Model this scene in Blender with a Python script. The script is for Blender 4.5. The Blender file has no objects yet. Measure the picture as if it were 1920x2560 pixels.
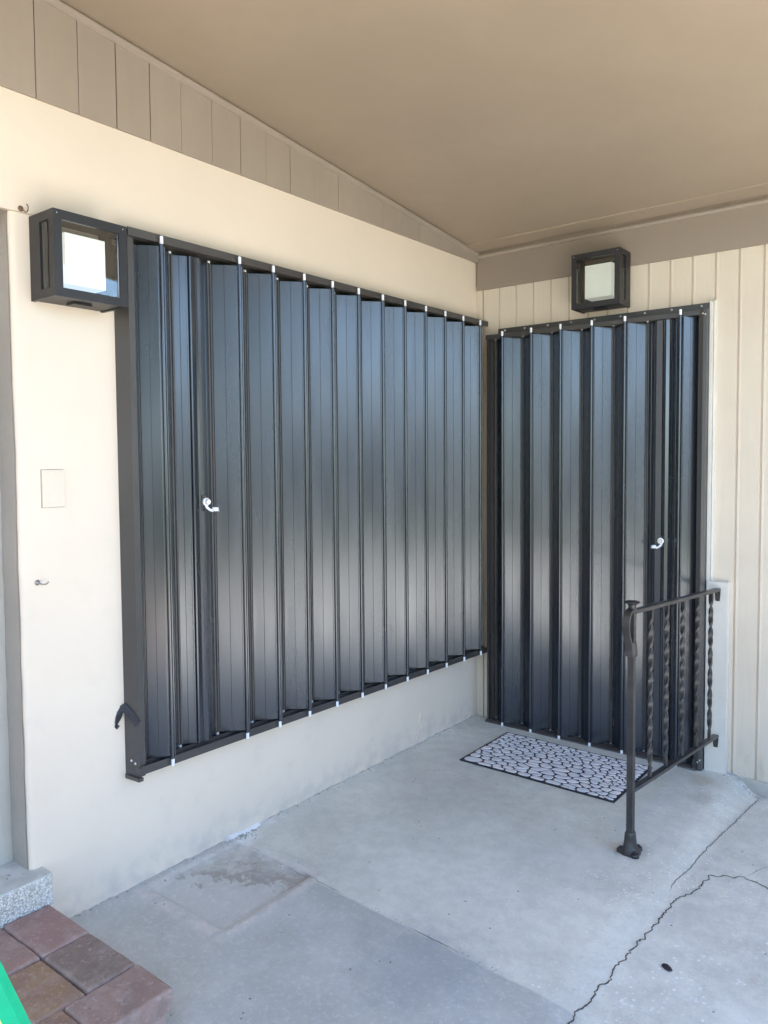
import bpy, bmesh, math, random
import numpy as np
from mathutils import Vector, Matrix, noise
random.seed(7)
R = math.radians
SC = bpy.context.scene
C = SC.collection

# ------------------------------------------------------------------ camera
cam_d = bpy.data.cameras.new("camera")
cam = bpy.data.objects.new("camera", cam_d); C.objects.link(cam)
yaw, pit, rol = R(-38.0113), R(-2.891007), R(-0.43906)
fwd = Vector((math.sin(yaw)*math.cos(pit), math.cos(yaw)*math.cos(pit), math.sin(pit)))
rgt = Vector((math.cos(yaw), -math.sin(yaw), 0)); upv = rgt.cross(fwd)
r2 = rgt*math.cos(rol)+upv*math.sin(rol); u2 = -rgt*math.sin(rol)+upv*math.cos(rol)
CAM = Vector((2.27002, -3.71006, 1.45))
M = Matrix((( r2.x, u2.x, -fwd.x, CAM.x), (r2.y, u2.y, -fwd.y, CAM.y), (r2.z, u2.z, -fwd.z, CAM.z), (0, 0, 0, 1)))
cam.matrix_world = M
cam_d.sensor_fit = 'VERTICAL'; cam_d.sensor_height = 36.0; cam_d.sensor_width = 27.0
cam_d.lens = 1929.07/2560*36.0
cam_d.shift_x = -10.98/2560; cam_d.shift_y = -32.76/2560
cam_d.clip_start = 0.05; cam_d.clip_end = 2000
SC.camera = cam
SC.render.resolution_x = 768; SC.render.resolution_y = 1024

# ------------------------------------------------------------------ world, sun, exposure
SUN_EL, SUN_AZ = R(66), R(22)          # azimuth from +Y towards +X: the sun stands behind the house
w = bpy.data.worlds.new("World"); SC.world = w; w.use_nodes = True
nt = w.node_tree; nt.nodes.clear()
sky = nt.nodes.new('ShaderNodeTexSky'); sky.sky_type = 'NISHITA'; sky.sun_disc = False
sky.sun_elevation = SUN_EL; sky.sun_rotation = SUN_AZ; sky.air_density = 1.0; sky.dust_density = 0.3; sky.ozone_density = 2.0
bg = nt.nodes.new('ShaderNodeBackground'); bg.inputs[1].default_value = 0.12
wo = nt.nodes.new('ShaderNodeOutputWorld')
nt.links.new(sky.outputs[0], bg.inputs[0]); nt.links.new(bg.outputs[0], wo.inputs[0])
sd = bpy.data.lights.new("sun", 'SUN'); sd.energy = 4.6; sd.angle = R(0.5); sd.color = (1.0, 0.95, 0.88)
so = bpy.data.objects.new("sun", sd); C.objects.link(so)
sv = Vector((math.sin(SUN_AZ)*math.cos(SUN_EL), math.cos(SUN_AZ)*math.cos(SUN_EL), math.sin(SUN_EL)))
so.rotation_euler = sv.to_track_quat('Z', 'Y').to_euler(); so.location = (0, 0, 20)
SC.view_settings.view_transform = 'Standard'; SC.view_settings.look = 'None'
SC.view_settings.exposure = 2.72; SC.view_settings.gamma = 1.0
SC.render.engine = 'CYCLES'
SC.cycles.max_bounces = 10; SC.cycles.diffuse_bounces = 6; SC.cycles.glossy_bounces = 5
SC.cycles.sample_clamp_indirect = 8

# ------------------------------------------------------------------ material helpers
class NB:
    def __init__(s, name):
        s.m = bpy.data.materials.new(name); s.m.use_nodes = True
        s.t = s.m.node_tree; s.b = s.t.nodes['Principled BSDF']
        g = s.t.nodes.new('ShaderNodeNewGeometry'); s.pos = g.outputs['Position']
        tc = s.t.nodes.new('ShaderNodeTexCoord'); s.obj = tc.outputs['Object']
    def n(s, typ, **k):
        nd = s.t.nodes.new(typ)
        for a, b in k.items(): setattr(nd, a, b)
        return nd
    def L(s, a, b): s.t.links.new(a, b)
    def val(s, sock, v):
        if hasattr(v, 'links') or isinstance(v, bpy.types.NodeSocket): s.L(v, sock)
        else: sock.default_value = v
    def math(s, op, a, b=0.0, c=None, clamp=False):
        nd = s.n('ShaderNodeMath', operation=op); nd.use_clamp = clamp
        s.val(nd.inputs[0], a); s.val(nd.inputs[1], b)
        if c is not None: s.val(nd.inputs[2], c)
        return nd.outputs[0]
    def noise(s, scale, detail=4, rough=0.55, vec=None, dist=0.0, sc3=None):
        nd = s.n('ShaderNodeTexNoise'); nd.inputs['Scale'].default_value = scale
        nd.inputs['Detail'].default_value = detail; nd.inputs['Roughness'].default_value = rough
        nd.inputs['Distortion'].default_value = dist
        v = vec or s.pos
        if sc3:
            mp = s.n('ShaderNodeMapping'); s.L(v, mp.inputs[0]); mp.inputs['Scale'].default_value = sc3; v = mp.outputs[0]
        s.L(v, nd.inputs['Vector']); return nd.outputs['Fac']
    def vor(s, scale, feature='F1', vec=None, out='Distance', sc3=None):
        nd = s.n('ShaderNodeTexVoronoi'); nd.feature = feature; nd.inputs['Scale'].default_value = scale
        v = vec or s.pos
        if sc3:
            mp = s.n('ShaderNodeMapping'); s.L(v, mp.inputs[0]); mp.inputs['Scale'].default_value = sc3; v = mp.outputs[0]
        s.L(v, nd.inputs['Vector']); return nd.outputs[out]
    def rng(s, v, a, b, c=0.0, d=1.0, smooth=True):
        nd = s.n('ShaderNodeMapRange'); nd.interpolation_type = 'SMOOTHSTEP' if smooth else 'LINEAR'
        s.L(v, nd.inputs[0])
        for i, x in enumerate((a, b, c, d)): nd.inputs[i+1].default_value = x
        return nd.outputs[0]
    def mix(s, f, a, b, blend='MIX'):
        nd = s.n('ShaderNodeMix', data_type='RGBA', blend_type=blend)
        s.val(nd.inputs[0], f)
        for i, v in ((6, a), (7, b)):
            if isinstance(v, tuple): nd.inputs[i].default_value = (v[0], v[1], v[2], 1)
            else: s.L(v, nd.inputs[i])
        return nd.outputs[2]
    def sep(s, v=None):
        nd = s.n('ShaderNodeSeparateXYZ'); s.L(v or s.pos, nd.inputs[0]); return nd.outputs
    def bump(s, h, strength=0.3, dist=0.01, prev=None):
        nd = s.n('ShaderNodeBump'); nd.inputs['Strength'].default_value = strength; nd.inputs['Distance'].default_value = dist
        s.L(h, nd.inputs['Height'])
        if prev: s.L(prev, nd.inputs['Normal'])
        s.L(nd.outputs[0], s.b.inputs['Normal']); return nd.outputs[0]
    def col(s, v):
        if isinstance(v, tuple): s.b.inputs['Base Color'].default_value = (*v, 1)
        else: s.L(v, s.b.inputs['Base Color'])
    def set(s, **k):
        for a, b in k.items(): s.val(s.b.inputs[a.replace('_', ' ')], b)

def tint(c, f): return tuple(min(1, x*f) for x in c)
def paint(name, c, var=0.06, rough=0.55, nscale=6, bump=0.15, bscale=120, bdist=0.002, spec=0.4, stretch=None):
    b = NB(name)
    f = b.noise(nscale, 5, sc3=stretch)
    f2 = b.noise(nscale*9, 3, sc3=stretch)
    cc = b.mix(b.rng(f, .3, .7), tint(c, 1-var), tint(c, 1+var))
    cc = b.mix(b.rng(f2, .35, .8, 0, .35), cc, tint(c, 1-1.6*var))
    b.col(cc); b.set(Roughness=rough); b.b.inputs['Specular IOR Level'].default_value = spec
    if bump: b.bump(b.noise(bscale, 4, .6), bump, bdist)
    return b.m

def stucco_mat():
    b = NB('cream_stucco')
    x, y, z = b.sep()
    c = (.75, .645, .54)
    f = b.noise(1.6, 4)
    cc = b.mix(b.rng(f, .3, .7), tint(c, .97), tint(c, 1.03))
    sm = b.math('MULTIPLY', b.rng(b.noise(7, 6, .65), .52, .75), b.rng(z, 1.9, .3))   # scuffs, hand marks
    cc = b.mix(b.math('MULTIPLY', sm, .24), cc, (.55, .49, .42))
    low = b.math('MULTIPLY', b.rng(z, .16, .0), b.rng(b.noise(14, 5), .35, .7))
    cc = b.mix(b.math('MULTIPLY', low, .5), cc, (.48, .45, .42))
    b.col(cc); b.set(Roughness=.6); b.b.inputs['Specular IOR Level'].default_value = .35
    n1 = b.bump(b.noise(5, 4, .5), .4, .012)
    b.bump(b.noise(150, 4, .6), .22, .0015, n1)
    return b.m

def concrete_mat():
    b = NB('porch_concrete')
    x, y, z = b.sep()
    wob = b.math('MULTIPLY', b.math('SUBTRACT', b.noise(9, 4), .5), .02)
    yj = b.math('ADD', b.math('ADD', y, b.math('MULTIPLY', x, .05)), wob)        # joint runs along y = -1.80 - .05 x
    left = b.rng(yj, -1.800, -1.812)
    right = b.rng(b.math('ADD', x, b.math('MULTIPLY', wob, 2.0)), 1.44, 1.50)
    left = b.math('MULTIPLY', left, b.math('SUBTRACT', 1.0, right))
    slab = (.745, .735, .665); old = (.50, .505, .48); drive = (.69, .675, .61)
    cloud = b.noise(1.7, 6, .6); cloud2 = b.noise(4.2, 7, .66, dist=.1)
    base = b.mix(b.rng(cloud, .3, .7), tint(slab, .85), tint(slab, 1.07))
    oldc = b.mix(b.rng(cloud2, .3, .72), tint(old, .90), tint(old, 1.12))
    drv = b.mix(b.rng(cloud2, .25, .75), tint(drive, .86), tint(drive, 1.10))
    c = b.mix(left, base, oldc); c = b.mix(right, c, drv)
    # the square patch: cover plate of rough mortar
    def boxmask(x0, x1, y0, y1, s):
        a = b.math('MULTIPLY', b.rng(x, x0, x0+s), b.rng(x, x1, x1-s))
        d = b.math('MULTIPLY', b.rng(yj2, y0, y0+s), b.rng(yj2, y1, y1-s)); return b.math('MULTIPLY', a, d)
    yj2 = b.math('ADD', y, b.math('MULTIPLY', wob, .6))
    pm = boxmask(.045, .435, -2.205, -1.80, .012)
    tn = b.math('MULTIPLY', b.math('SUBTRACT', b.noise(5.2, 9, .66, dist=.2), .5), .75)
    sd_ = b.math('ADD', b.math('ADD', b.math('SUBTRACT', y, b.math('MULTIPLY', x, .55)), 2.13), tn)
    rough_ = b.mix(b.rng(b.noise(16, 6, .65), .35, .65), (.44, .43, .395), (.60, .58, .54))
    patch = b.mix(b.rng(sd_, .0, .004), (.57, .56, .53), rough_)
    band_ = b.math('MULTIPLY', b.rng(sd_, .0, .005), b.rng(sd_, .11, .05))
    patch = b.mix(b.math('MULTIPLY', band_, b.rng(b.noise(8, 4), .32, .48)), patch, (.39, .35, .31))
    c = b.mix(pm, c, patch)
    rim = b.math('SUBTRACT', boxmask(.010, .490, -2.268, -1.77, .03), boxmask(.045, .44, -2.21, -1.8, .01), clamp=True)
    c = b.mix(b.math('MULTIPLY', rim, b.rng(b.noise(20, 5), .30, .6)), c, (.64, .60, .56))
    c = b.mix(b.rng(b.noise(15, 6, .7), .38, .62, 0, .22), c, (.40, .395, .36)); c = b.mix(b.rng(b.noise(55, 4, .7), .50, .66, 0, .20), c, (.86, .85, .80))
    # random dirt and stains, then brown, dark and white spots
    st = b.math('MULTIPLY', b.rng(b.noise(3.1, 6, .7, dist=.5), .55, .8), .30)
    c = b.mix(st, c, (.30, .29, .27))
    def blob(px, py, r, col, amt, cc):
        dx = b.math('SUBTRACT', x, px); dy = b.math('SUBTRACT', y, py)
        d = b.math('SQRT', b.math('ADD', b.math('MULTIPLY', dx, dx), b.math('MULTIPLY', dy, dy)))
        d = b.math('ADD', d, b.math('MULTIPLY', b.math('SUBTRACT', b.noise(13, 4), .5), r*1.1))
        return b.mix(b.math('MULTIPLY', b.rng(d, r, r*.25), amt), cc, col)
    c = blob(1.27, -.17, .09, (.44, .38, .26), .55, c)
    c = blob(1.33, -.36, .07, (.46, .41, .35), .40, c)
    c = blob(1.26, -.97, .10, (.36, .32, .28), .50, c)  # darker spot around the railing foot
    c = blob(1.02, -1.97, .28, (.26, .29, .33), .40, c)
    c = blob(.02, -.10, .22, (.30, .29, .27), .35, c)  # darker spot where the two walls meet
    c = blob(.035, -1.76, .075, (.86, .87, .86), .6, c); c = blob(.02, -1.62, .04, (.80, .81, .82), .5, c)
    # white spalled flecks on the right half of the slab
    fl = b.math('MULTIPLY', b.rng(b.vor(48), .30, .16), b.rng(b.noise(4.0, 5, .7), .46, .62))
    fl = b.math('MULTIPLY', b.math('MULTIPLY', fl, b.rng(x, .75, 1.25)), b.math('SUBTRACT', 1.0, b.math('MULTIPLY', left, .75)))
    c = b.mix(b.math('MULTIPLY', fl, .8), c, (.88, .88, .88))
    fl2 = b.math('MULTIPLY', b.rng(b.noise(38, 5, .7), .56, .68), b.rng(x, .6, 1.2))
    c = b.mix(b.math('MULTIPLY', fl2, .35), c, (.70, .70, .70))
    # pits and dark specks
    pit = b.math('MULTIPLY', b.rng(b.vor(21), .085, .05), b.rng(b.noise(5, 3), .48, .56))
    c = b.mix(b.math('MULTIPLY', pit, .75), c, (.10, .09, .08))
    grit = b.rng(b.noise(260, 3, .7), .35, .7, .93, 1.05)
    mul = b.n('ShaderNodeMix', data_type='RGBA', blend_type='MULTIPLY'); mul.inputs[0].default_value = 1.0
    b.L(c, mul.inputs[6]); comb = b.n('ShaderNodeCombineColor')
    for i in range(3): b.L(grit, comb.inputs[i])
    b.L(comb.outputs[0], mul.inputs[7]); b.col(mul.outputs[2])
    b.set(Roughness=b.rng(b.noise(4, 4), .3, .7, .55, .8)); b.b.inputs['Specular IOR Level'].default_value = .45
    h = b.math('ADD', b.math('MULTIPLY', b.noise(120, 5, .65), .5), b.math('MULTIPLY', pit, -1.5))
    h = b.math('ADD', h, b.math('MULTIPLY', fl2, .4))
    n1 = b.bump(b.noise(6, 4), .2, .01); b.bump(h, .8, .0035, n1)
    return b.m

def metal_paint(name='bronze_powder_coat', c=(.018, .021, .029), rough=.24, ior=1.98):
    b = NB(name)
    b.col(b.mix(b.rng(b.noise(3, 4), .3, .7), tint(c, .9), tint(c, 1.15)))
    b.b.inputs['Specular Tint'].default_value = (.88, .93, 1, 1)
    b.set(Roughness=b.rng(b.noise(1.2, 5, .6, sc3=(9, 9, 1)), .3, .7, rough*.85, rough*1.2)); b.b.inputs['IOR'].default_value = ior
    b.bump(b.noise(1.0, 2, .5, sc3=(5, 5, .8)), .05, .004)
    return b.m

def iron_mat():
    b = NB('painted_wrought_iron')
    c = b.mix(b.rng(b.noise(18, 5, .65), .4, .7), (.028, .026, .027), (.050, .045, .044))
    sp = b.math('MULTIPLY', b.rng(b.noise(60, 4, .7), .66, .72), .6)
    c = b.mix(sp, c, (.16, .10, .07)); b.col(c)
    b.set(Roughness=.36); b.bump(b.noise(90, 4, .6), .35, .0015)
    return b.m

def terrazzo_mat():
    b = NB('pebbledash_sill')
    x, y, z = b.sep(); v = b.vor(190); cells = b.vor(190, out='Color')
    nd = b.n('ShaderNodeSeparateColor'); b.L(cells, nd.inputs[0])
    side = b.mix(nd.outputs[0], (.52, .50, .47), (.92, .91, .88))
    side = b.mix(b.rng(v, .55, .8, 0, .6), side, (.34, .32, .30))
    chips = b.rng(b.vor(38), .22, .16); top = b.mix(b.rng(b.noise(20, 4), .3, .7), (.46, .46, .44), (.58, .58, .55))
    top = b.mix(b.math('MULTIPLY', chips, b.rng(nd.outputs[1], .3, .6)), top, (.12, .11, .11))
    c = b.mix(b.rng(b.math('ADD', z, b.math('MULTIPLY', b.noise(50, 3), .004)), .205, .2095), side, top)
    b.col(c); b.set(Roughness=.6)
    b.bump(b.math('MULTIPLY', v, b.rng(z, .209, .2)), .9, .006)
    return b.m

def paver_mat(i, c, c2, d):
    b = NB('paver_clay_%d' % i)
    f = b.noise(5+i, 5, .6, dist=.8)
    cc = b.mix(b.rng(f, .35, .65), c, c2); cc = b.mix(b.rng(b.noise(9+2*i, 5, .65), .5, .75, 0, .7), cc, d)
    cc = b.mix(b.rng(b.noise(12, 7, .75), .42, .68, .05, .42), cc, (.46, .37, .335))
    cc = b.mix(b.math('MULTIPLY', b.rng(b.noise(60, 5, .75), .56, .66), .4), cc, (.56, .46, .42))
    cc = b.mix(b.math('MULTIPLY', b.rng(b.noise(85, 4, .7), .36, .28), .5), cc, (.10, .07, .06))
    cc = b.mix(b.rng(b.vor(70), .09, .05, 0, .5), cc, (.62, .56, .5))
    gp_ = b.n('ShaderNodeNewGeometry').outputs['Pointiness']
    cc = b.mix(b.math('MULTIPLY', b.rng(gp_, .51, .58), b.rng(b.noise(35, 4), .3, .6, .25, .8)), cc, (.47, .36, .32))
    b.col(cc); b.set(Roughness=.85); b.b.inputs['Specular IOR Level'].default_value = .3
    n1 = b.bump(b.noise(22, 5, .7), .4, .006); b.bump(b.noise(180, 4, .7), .55, .002, n1)
    return b.m

def simple(name, c, rough=.5, metal=0.0, var=.08, ns=40, bump=.1, **k):
    b = NB(name); b.col(b.mix(b.rng(b.noise(ns, 4), .3, .7), tint(c, 1-var), tint(c, 1+var)))
    b.set(Roughness=rough, Metallic=metal)
    if bump: b.bump(b.noise(ns*3, 3), bump, .001)
    for a, v in k.items(): b.set(**{a: v})
    return b.m

def glass_mat():
    b = NB('lamp_glass')
    tr = b.n('ShaderNodeBsdfTransparent'); tr.inputs[0].default_value = (.93, .95, .94, 1)
    gl = b.n('ShaderNodeBsdfGlossy'); gl.inputs['Roughness'].default_value = .02
    fr = b.n('ShaderNodeFresnel'); fr.inputs[0].default_value = 1.55
    mx = b.n('ShaderNodeMixShader'); b.L(b.rng(fr.outputs[0], 0, 1, .02, 1, False), mx.inputs[0]); b.L(tr.outputs[0], mx.inputs[1]); b.L(gl.outputs[0], mx.inputs[2])
    b.L(mx.outputs[0], b.t.nodes['Material Output'].inputs[0])
    return b.m

def siding_mat():
    b = NB('cream_wood_siding'); c = (.66, .575, .475)
    g = b.noise(3, 6, .6, sc3=(30, 30, 1.2)); f = b.noise(2.2, 4)
    cc = b.mix(b.rng(f, .3, .7), tint(c, .96), tint(c, 1.04)); cc = b.mix(b.rng(g, .45, .8, 0, .35), cc, tint(c, .86))
    x, y, z = b.sep()
    dirt = b.math('MULTIPLY', b.rng(z, .25, -.02), b.rng(b.noise(18, 5, sc3=(1, 1, .35)), .45, .7))
    cc = b.mix(b.math('MULTIPLY', dirt, .5), cc, (.36, .30, .23))
    b.col(cc); b.set(Roughness=.5); b.bump(b.noise(4, 5, .6, sc3=(40, 40, 2)), .3, .0025)
    return b.m

MAT = dict(
    stucco=stucco_mat(), concrete=concrete_mat(), siding=siding_mat(), bronze=metal_paint(),
    frame=metal_paint('bronze_frame_coat', (.056, .051, .049), .34, 1.6),
    soffit=paint('taupe_ceiling_paint', (.355, .285, .212), .05, .5, 1.3, .12, 60, .002),
    band=paint('taupe_wood_paint', (.345, .288, .238), .05, .45, 3, .25, 70, .002, .4, (1, 1, .3)),
    fascia=paint('taupe_fascia_paint', (.30, .242, .20), .05, .45, 3, .25, 70, .002, .4, (.3, 1, 1)),
    reveal=paint('grey_taupe_reveal', (.35, .318, .285), .06, .55, 4, .3, 70),
    trim=paint('cream_trim_paint', (.70, .665, .61), .04, .4, 5, .2, 60),
    doorp=paint('grey_door_paint', (.50, .47, .42), .05, .45, 3, .1),
    iron=iron_mat(), terrazzo=terrazzo_mat(), glass=glass_mat(),
    opalglow=simple('opal_diffuser_added_glow', (.90, .89, .85), .3, 0, .02, 8, 0, Emission_Color=(1, .97, .93, 1), Emission_Strength=.09),  # glow added to lift the left diffuser's brightness
    cap=simple('white_nylon', (.85, .86, .90), .35, 0, .04),
    screw=simple('zinc_screw', (.62, .62, .64), .3, .8),
    opal=simple('opal_diffuser', (.90, .89, .85), .3, 0, .02, 8, 0),
    opalglow_faint=simple('opal_diffuser_faint_glow', (.90, .90, .84), .4, 0, .04, 8, 0, Emission_Color=(1, .98, .88, 1), Emission_Strength=.055),  # weaker added glow that brightens the right diffuser
    rubber=simple('black_rubber', (.022, .022, .03), .55, 0, .2),
    plate=paint('painted_cover_plate', (.75, .645, .54), .03, .5, 8, .08),
    rust=simple('rusty_steel', (.20, .12, .075), .6, .4, .35, 300),
    steel=simple('dull_steel', (.33, .31, .29), .4, .8, .2, 200),
    brass=simple('bright_lock_face', (.93, .90, .90), .22, .55, .03),
    crack=simple('crack_shadow_grit', (.09, .08, .07), .95, 0, .4, 150),
    mortar=simple('crumbling_mortar', (.47, .465, .45), .9, 0, .45, 45, .6),
    dirt=simple('dirt_line', (.20, .175, .15), .95, 0, .4, 90, .5),
)

# ------------------------------------------------------------------ mesh helpers
def link(name, me, mat=None, parent=None, smooth=False):
    o = bpy.data.objects.new(name, me); C.objects.link(o)
    if mat: me.materials.append(mat)
    if parent: o.parent = parent
    if smooth:
        for p in me.polygons: p.use_smooth = True
    return o
def finish(name, bm, mat, parent=None, smooth=False, bevel=0.0, seg=2, sub=False):
    if bevel:
        es = [e for e in bm.edges if e.is_manifold and e.calc_face_angle(0) > .6]
        bmesh.ops.bevel(bm, geom=es, offset=bevel, segments=seg, affect='EDGES', profile=.6)
    bmesh.ops.recalc_face_normals(bm, faces=bm.faces[:])
    me = bpy.data.meshes.new(name); bm.to_mesh(me); bm.free()
    o = link(name, me, mat, parent, smooth)
    if smooth: shade_auto(me)
    return o
def shade_auto(me, ang=R(35)):
    bm = bmesh.new(); bm.from_mesh(me)
    for e in bm.edges: e.smooth = (not e.is_manifold) or e.calc_face_angle(0) < ang
    for f in bm.faces: f.smooth = True
    bm.to_mesh(me); bm.free()
def box(bm, x0, x1, y0, y1, z0, z1):
    v = [bm.verts.new(p) for p in ((x0,y0,z0),(x1,y0,z0),(x1,y1,z0),(x0,y1,z0),(x0,y0,z1),(x1,y0,z1),(x1,y1,z1),(x0,y1,z1))]
    for f in ((3,2,1,0),(4,5,6,7),(0,1,5,4),(1,2,6,5),(2,3,7,6),(3,0,4,7)): bm.faces.new([v[i] for i in f])
    return v
def prism(bm, pts, z0, z1):
    """plan polygon pts (x,y) extruded from z0 to z1 (numbers or functions of x,y)"""
    f0 = z0 if callable(z0) else (lambda x, y: z0); f1 = z1 if callable(z1) else (lambda x, y: z1)
    a = [bm.verts.new((x, y, f0(x, y))) for x, y in pts]; b = [bm.verts.new((x, y, f1(x, y))) for x, y in pts]
    n = len(pts)
    for i in range(n): bm.faces.new((a[i], a[(i+1) % n], b[(i+1) % n], b[i]))
    bm.faces.new(a[::-1]); bm.faces.new(b)
def strip_poly(pts, t):
    """turn an open plan polyline into a closed thin outline"""
    P = [Vector(p) for p in pts]; L_, R_ = [], []
    for i, p in enumerate(P):
        d = (P[min(i+1, len(P)-1)]-P[max(i-1, 0)]).normalized(); n = Vector((-d.y, d.x))
        L_.append(tuple(p+n*t/2)); R_.append(tuple(p-n*t/2))
    return L_+R_[::-1]
def extr(bm, prof, axis, a, b):
    """closed 2D profile extruded along an axis: 'x' -> prof in (y,z); 'y' -> prof in (x,z)"""
    mk = (lambda p, t: (t, p[0], p[1])) if axis == 'x' else (lambda p, t: (p[0], t, p[1]))
    A = [bm.verts.new(mk(p, a)) for p in prof]; B = [bm.verts.new(mk(p, b)) for p in prof]; n = len(prof)
    for i in range(n): bm.faces.new((A[i], A[(i+1) % n], B[(i+1) % n], B[i]))
    bm.faces.new(A[::-1]); bm.faces.new(B)
def tube(bm, pts, rad, n=10, cap=True, flat=None, side=None):
    """round (or flat: (w,t)) section along pts"""
    P = [Vector(p) for p in pts]; rings = []
    prev = None
    for i, p in enumerate(P):
        d = (P[min(i+1, len(P)-1)]-P[max(i-1, 0)]).normalized()
        if side is not None: a = Vector(side)
        elif prev is None: a = Vector((0, 0, 1)) if abs(d.z) < .9 else Vector((1, 0, 0))
        else: a = prev
        a = (a-d*a.dot(d)).normalized(); prev = a; b = d.cross(a)
        r = rad[i] if isinstance(rad, (list, tuple)) else rad
        if flat:
            w_, t_ = flat[i] if isinstance(flat, list) else flat
            rings.append([bm.verts.new(p+a*sx*w_/2+b*sy*t_/2) for sx, sy in ((-1,-1),(1,-1),(1,1),(-1,1))])
        else:
            rings.append([bm.verts.new(p+a*r*math.cos(2*math.pi*k/n)+b*r*math.sin(2*math.pi*k/n)) for k in range(n)])
    m = len(rings[0])
    for A, B in zip(rings, rings[1:]):
        for k in range(m): bm.faces.new((A[k], A[(k+1) % m], B[(k+1) % m], B[k]))
    if cap: bm.faces.new(rings[0][::-1]); bm.faces.new(rings[-1])
def lathe(bm, prof, c, axis='z', n=20):
    rings = []
    for r, h in prof:
        ring = []
        for k in range(n):
            a = 2*math.pi*k/n; u, v = r*math.cos(a), r*math.sin(a)
            p = {'z': (u, v, h), 'x': (h, u, v), 'y': (u, -h, v)}[axis]
            ring.append(bm.verts.new((c[0]+p[0], c[1]+p[1], c[2]+p[2])))
        rings.append(ring)
    for A, B in zip(rings, rings[1:]):
        for k in range(n): bm.faces.new((A[k], A[(k+1) % n], B[(k+1) % n], B[k]))
    bm.faces.new(rings[0][::-1]); bm.faces.new(rings[-1])
def tag(o, label=None, cat=None, group=None, kind=None):
    if label: o['label'] = label
    if cat: o['category'] = cat
    if group: o['group'] = group
    if kind: o['kind'] = kind
    return o
def thing(name, label, cat, loc=(0, 0, 0), group=None):
    o = bpy.data.objects.new(name, None); C.objects.link(o); o.location = loc; o.empty_display_size = .1
    return tag(o, label, cat, group)
def reparent(root, objs=None):
    """children built in world coordinates: move their mesh into the root's space"""
    off = Vector(root.location)
    for o in root.children_recursive:
        if o.type == 'MESH' and not o.get('_moved'):
            o.data.transform(Matrix.Translation(-off)); o['_moved'] = 1
    for o in root.children_recursive:
        if '_moved' in o: del o['_moved']
B = bmesh.new
def nz(x, y, z=0.0): return noise.noise(Vector((x, y, z)))

# ------------------------------------------------------------------ ground
def sst(x, a, b):
    t = max(0, min(1, (x-a)/(b-a))); return t*t*(3-2*t)
def ground_drop(x, y): return -sst(x, 1.36, 1.49)*(.008+.067*math.exp(y/.28)) if x > 1.3 else 0.0
def hfloor(x, y):
    h = ground_drop(x, min(y, 0)) + .0022*nz(x*1.7, y*1.7) + .0007*nz(x*9, y*9)
    # sunken square patch near the left wall with a raised lip
    wx = .004*nz(x*8, y*8, 3)
    dx = max(.045-x, x-.435); dy = max(-2.205-y, y+1.80); d = max(dx, dy)+wx
    if d < 0: h -= .007*sst(-d, 0, .012)
    elif d < .04: h += .004*math.sin(d/.04*math.pi)
    h += .010*math.exp(-max(x, 0)/.035)*(.5+.5*nz(0, y*6))           # floor creeps up at the wall
    return h
xs = np.concatenate([np.arange(-.02, 2.4, .02), np.array([2.6, 3.0, 3.6])])
ys = np.concatenate([np.array([-4.6, -4.2, -3.8, -3.4]), np.arange(-3.2, .021, .02)])
vs = [(float(x), float(y), hfloor(x, y)) for y in ys for x in xs]
nx_ = len(xs); fs = [(j*nx_+i, j*nx_+i+1, (j+1)*nx_+i+1, (j+1)*nx_+i) for j in range(len(ys)-1) for i in range(nx_-1)]
me = bpy.data.meshes.new('floor'); me.from_pydata(vs, [], fs)
tag(link('floor', me, MAT['concrete'], smooth=True), kind='structure')

gm = NB('front_lawn'); gm.col(gm.mix(gm.rng(gm.noise(1.5, 6), .3, .7), (.05, .085, .03), (.11, .13, .06))); gm.set(Roughness=.95); gm.bump(gm.noise(60, 3), .6, .03)
bm = B(); N_ = 40
vv = [[bm.verts.new((-600+1200*i/N_, -600+1200*j/N_, -.12)) for i in range(N_+1)] for j in range(N_+1)]
for j in range(N_):
    for i in range(N_): bm.faces.new((vv[j][i], vv[j][i+1], vv[j+1][i+1], vv[j+1][i]))
tag(finish('ground', bm, gm.m), kind='structure')
dm = simple('driveway_concrete', (.60, .56, .50), .8, 0, .12, 2, .3)
bm = B(); box(bm, 3.602, 6.4, -6.4, 6, -.35, -.085)
tag(finish('driveway', bm, dm), kind='structure')
bm = B(); box(bm, -6, 3.6, -7.5, -4.602, -.35, -.09)  # unseen patio added to throw warm bounce onto ceiling and walls
tag(finish('bounce_patio', bm, simple('warm_bounce_paving', (.46, .27, .175), .85, 0, .2, 6, .4)), kind='structure')
rm = simple('road_asphalt', (.055, .055, .058), .9, 0, .2, 3, .4)
bm = B(); box(bm, 12.5, 19, -300, 300, -.3, -.10)
tag(finish('road', bm, rm), kind='structure')

# cracks: narrow jagged ribbons lying on the slab
def ribbon(bm, pts, wid, amp, step=.010, seed=0, taper=True):
    P = []
    for a, b in zip(pts, pts[1:]):
        a = Vector(a); b = Vector(b); n = max(1, int((b-a).length/step))
        P += [a.lerp(b, k/n) for k in range(n)]
    P.append(Vector(pts[-1])); prev = None; tot = len(P)
    for i, p in enumerate(P):
        d = (P[min(i+1, tot-1)]-P[max(i-1, 0)]).normalized(); n = Vector((-d.y, d.x))
        q = p+n*amp*(nz(i*.31, seed, 1)+.6*nz(i*.9, seed, 4))
        t = min(1, i/6, (tot-1-i)/6) if taper else 1
        ww = wid*(.55+.8*abs(nz(i*.45, seed, 9)))*max(.15, t)
        e = [bm.verts.new((*(q+n*s*ww/2), hfloor(*(q+n*s*ww/2))+.0016)) for s in (-1, 1)]
        if prev: bm.faces.new((prev[0], e[0], e[1], prev[1]))
        prev = e
bm = B()
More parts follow.
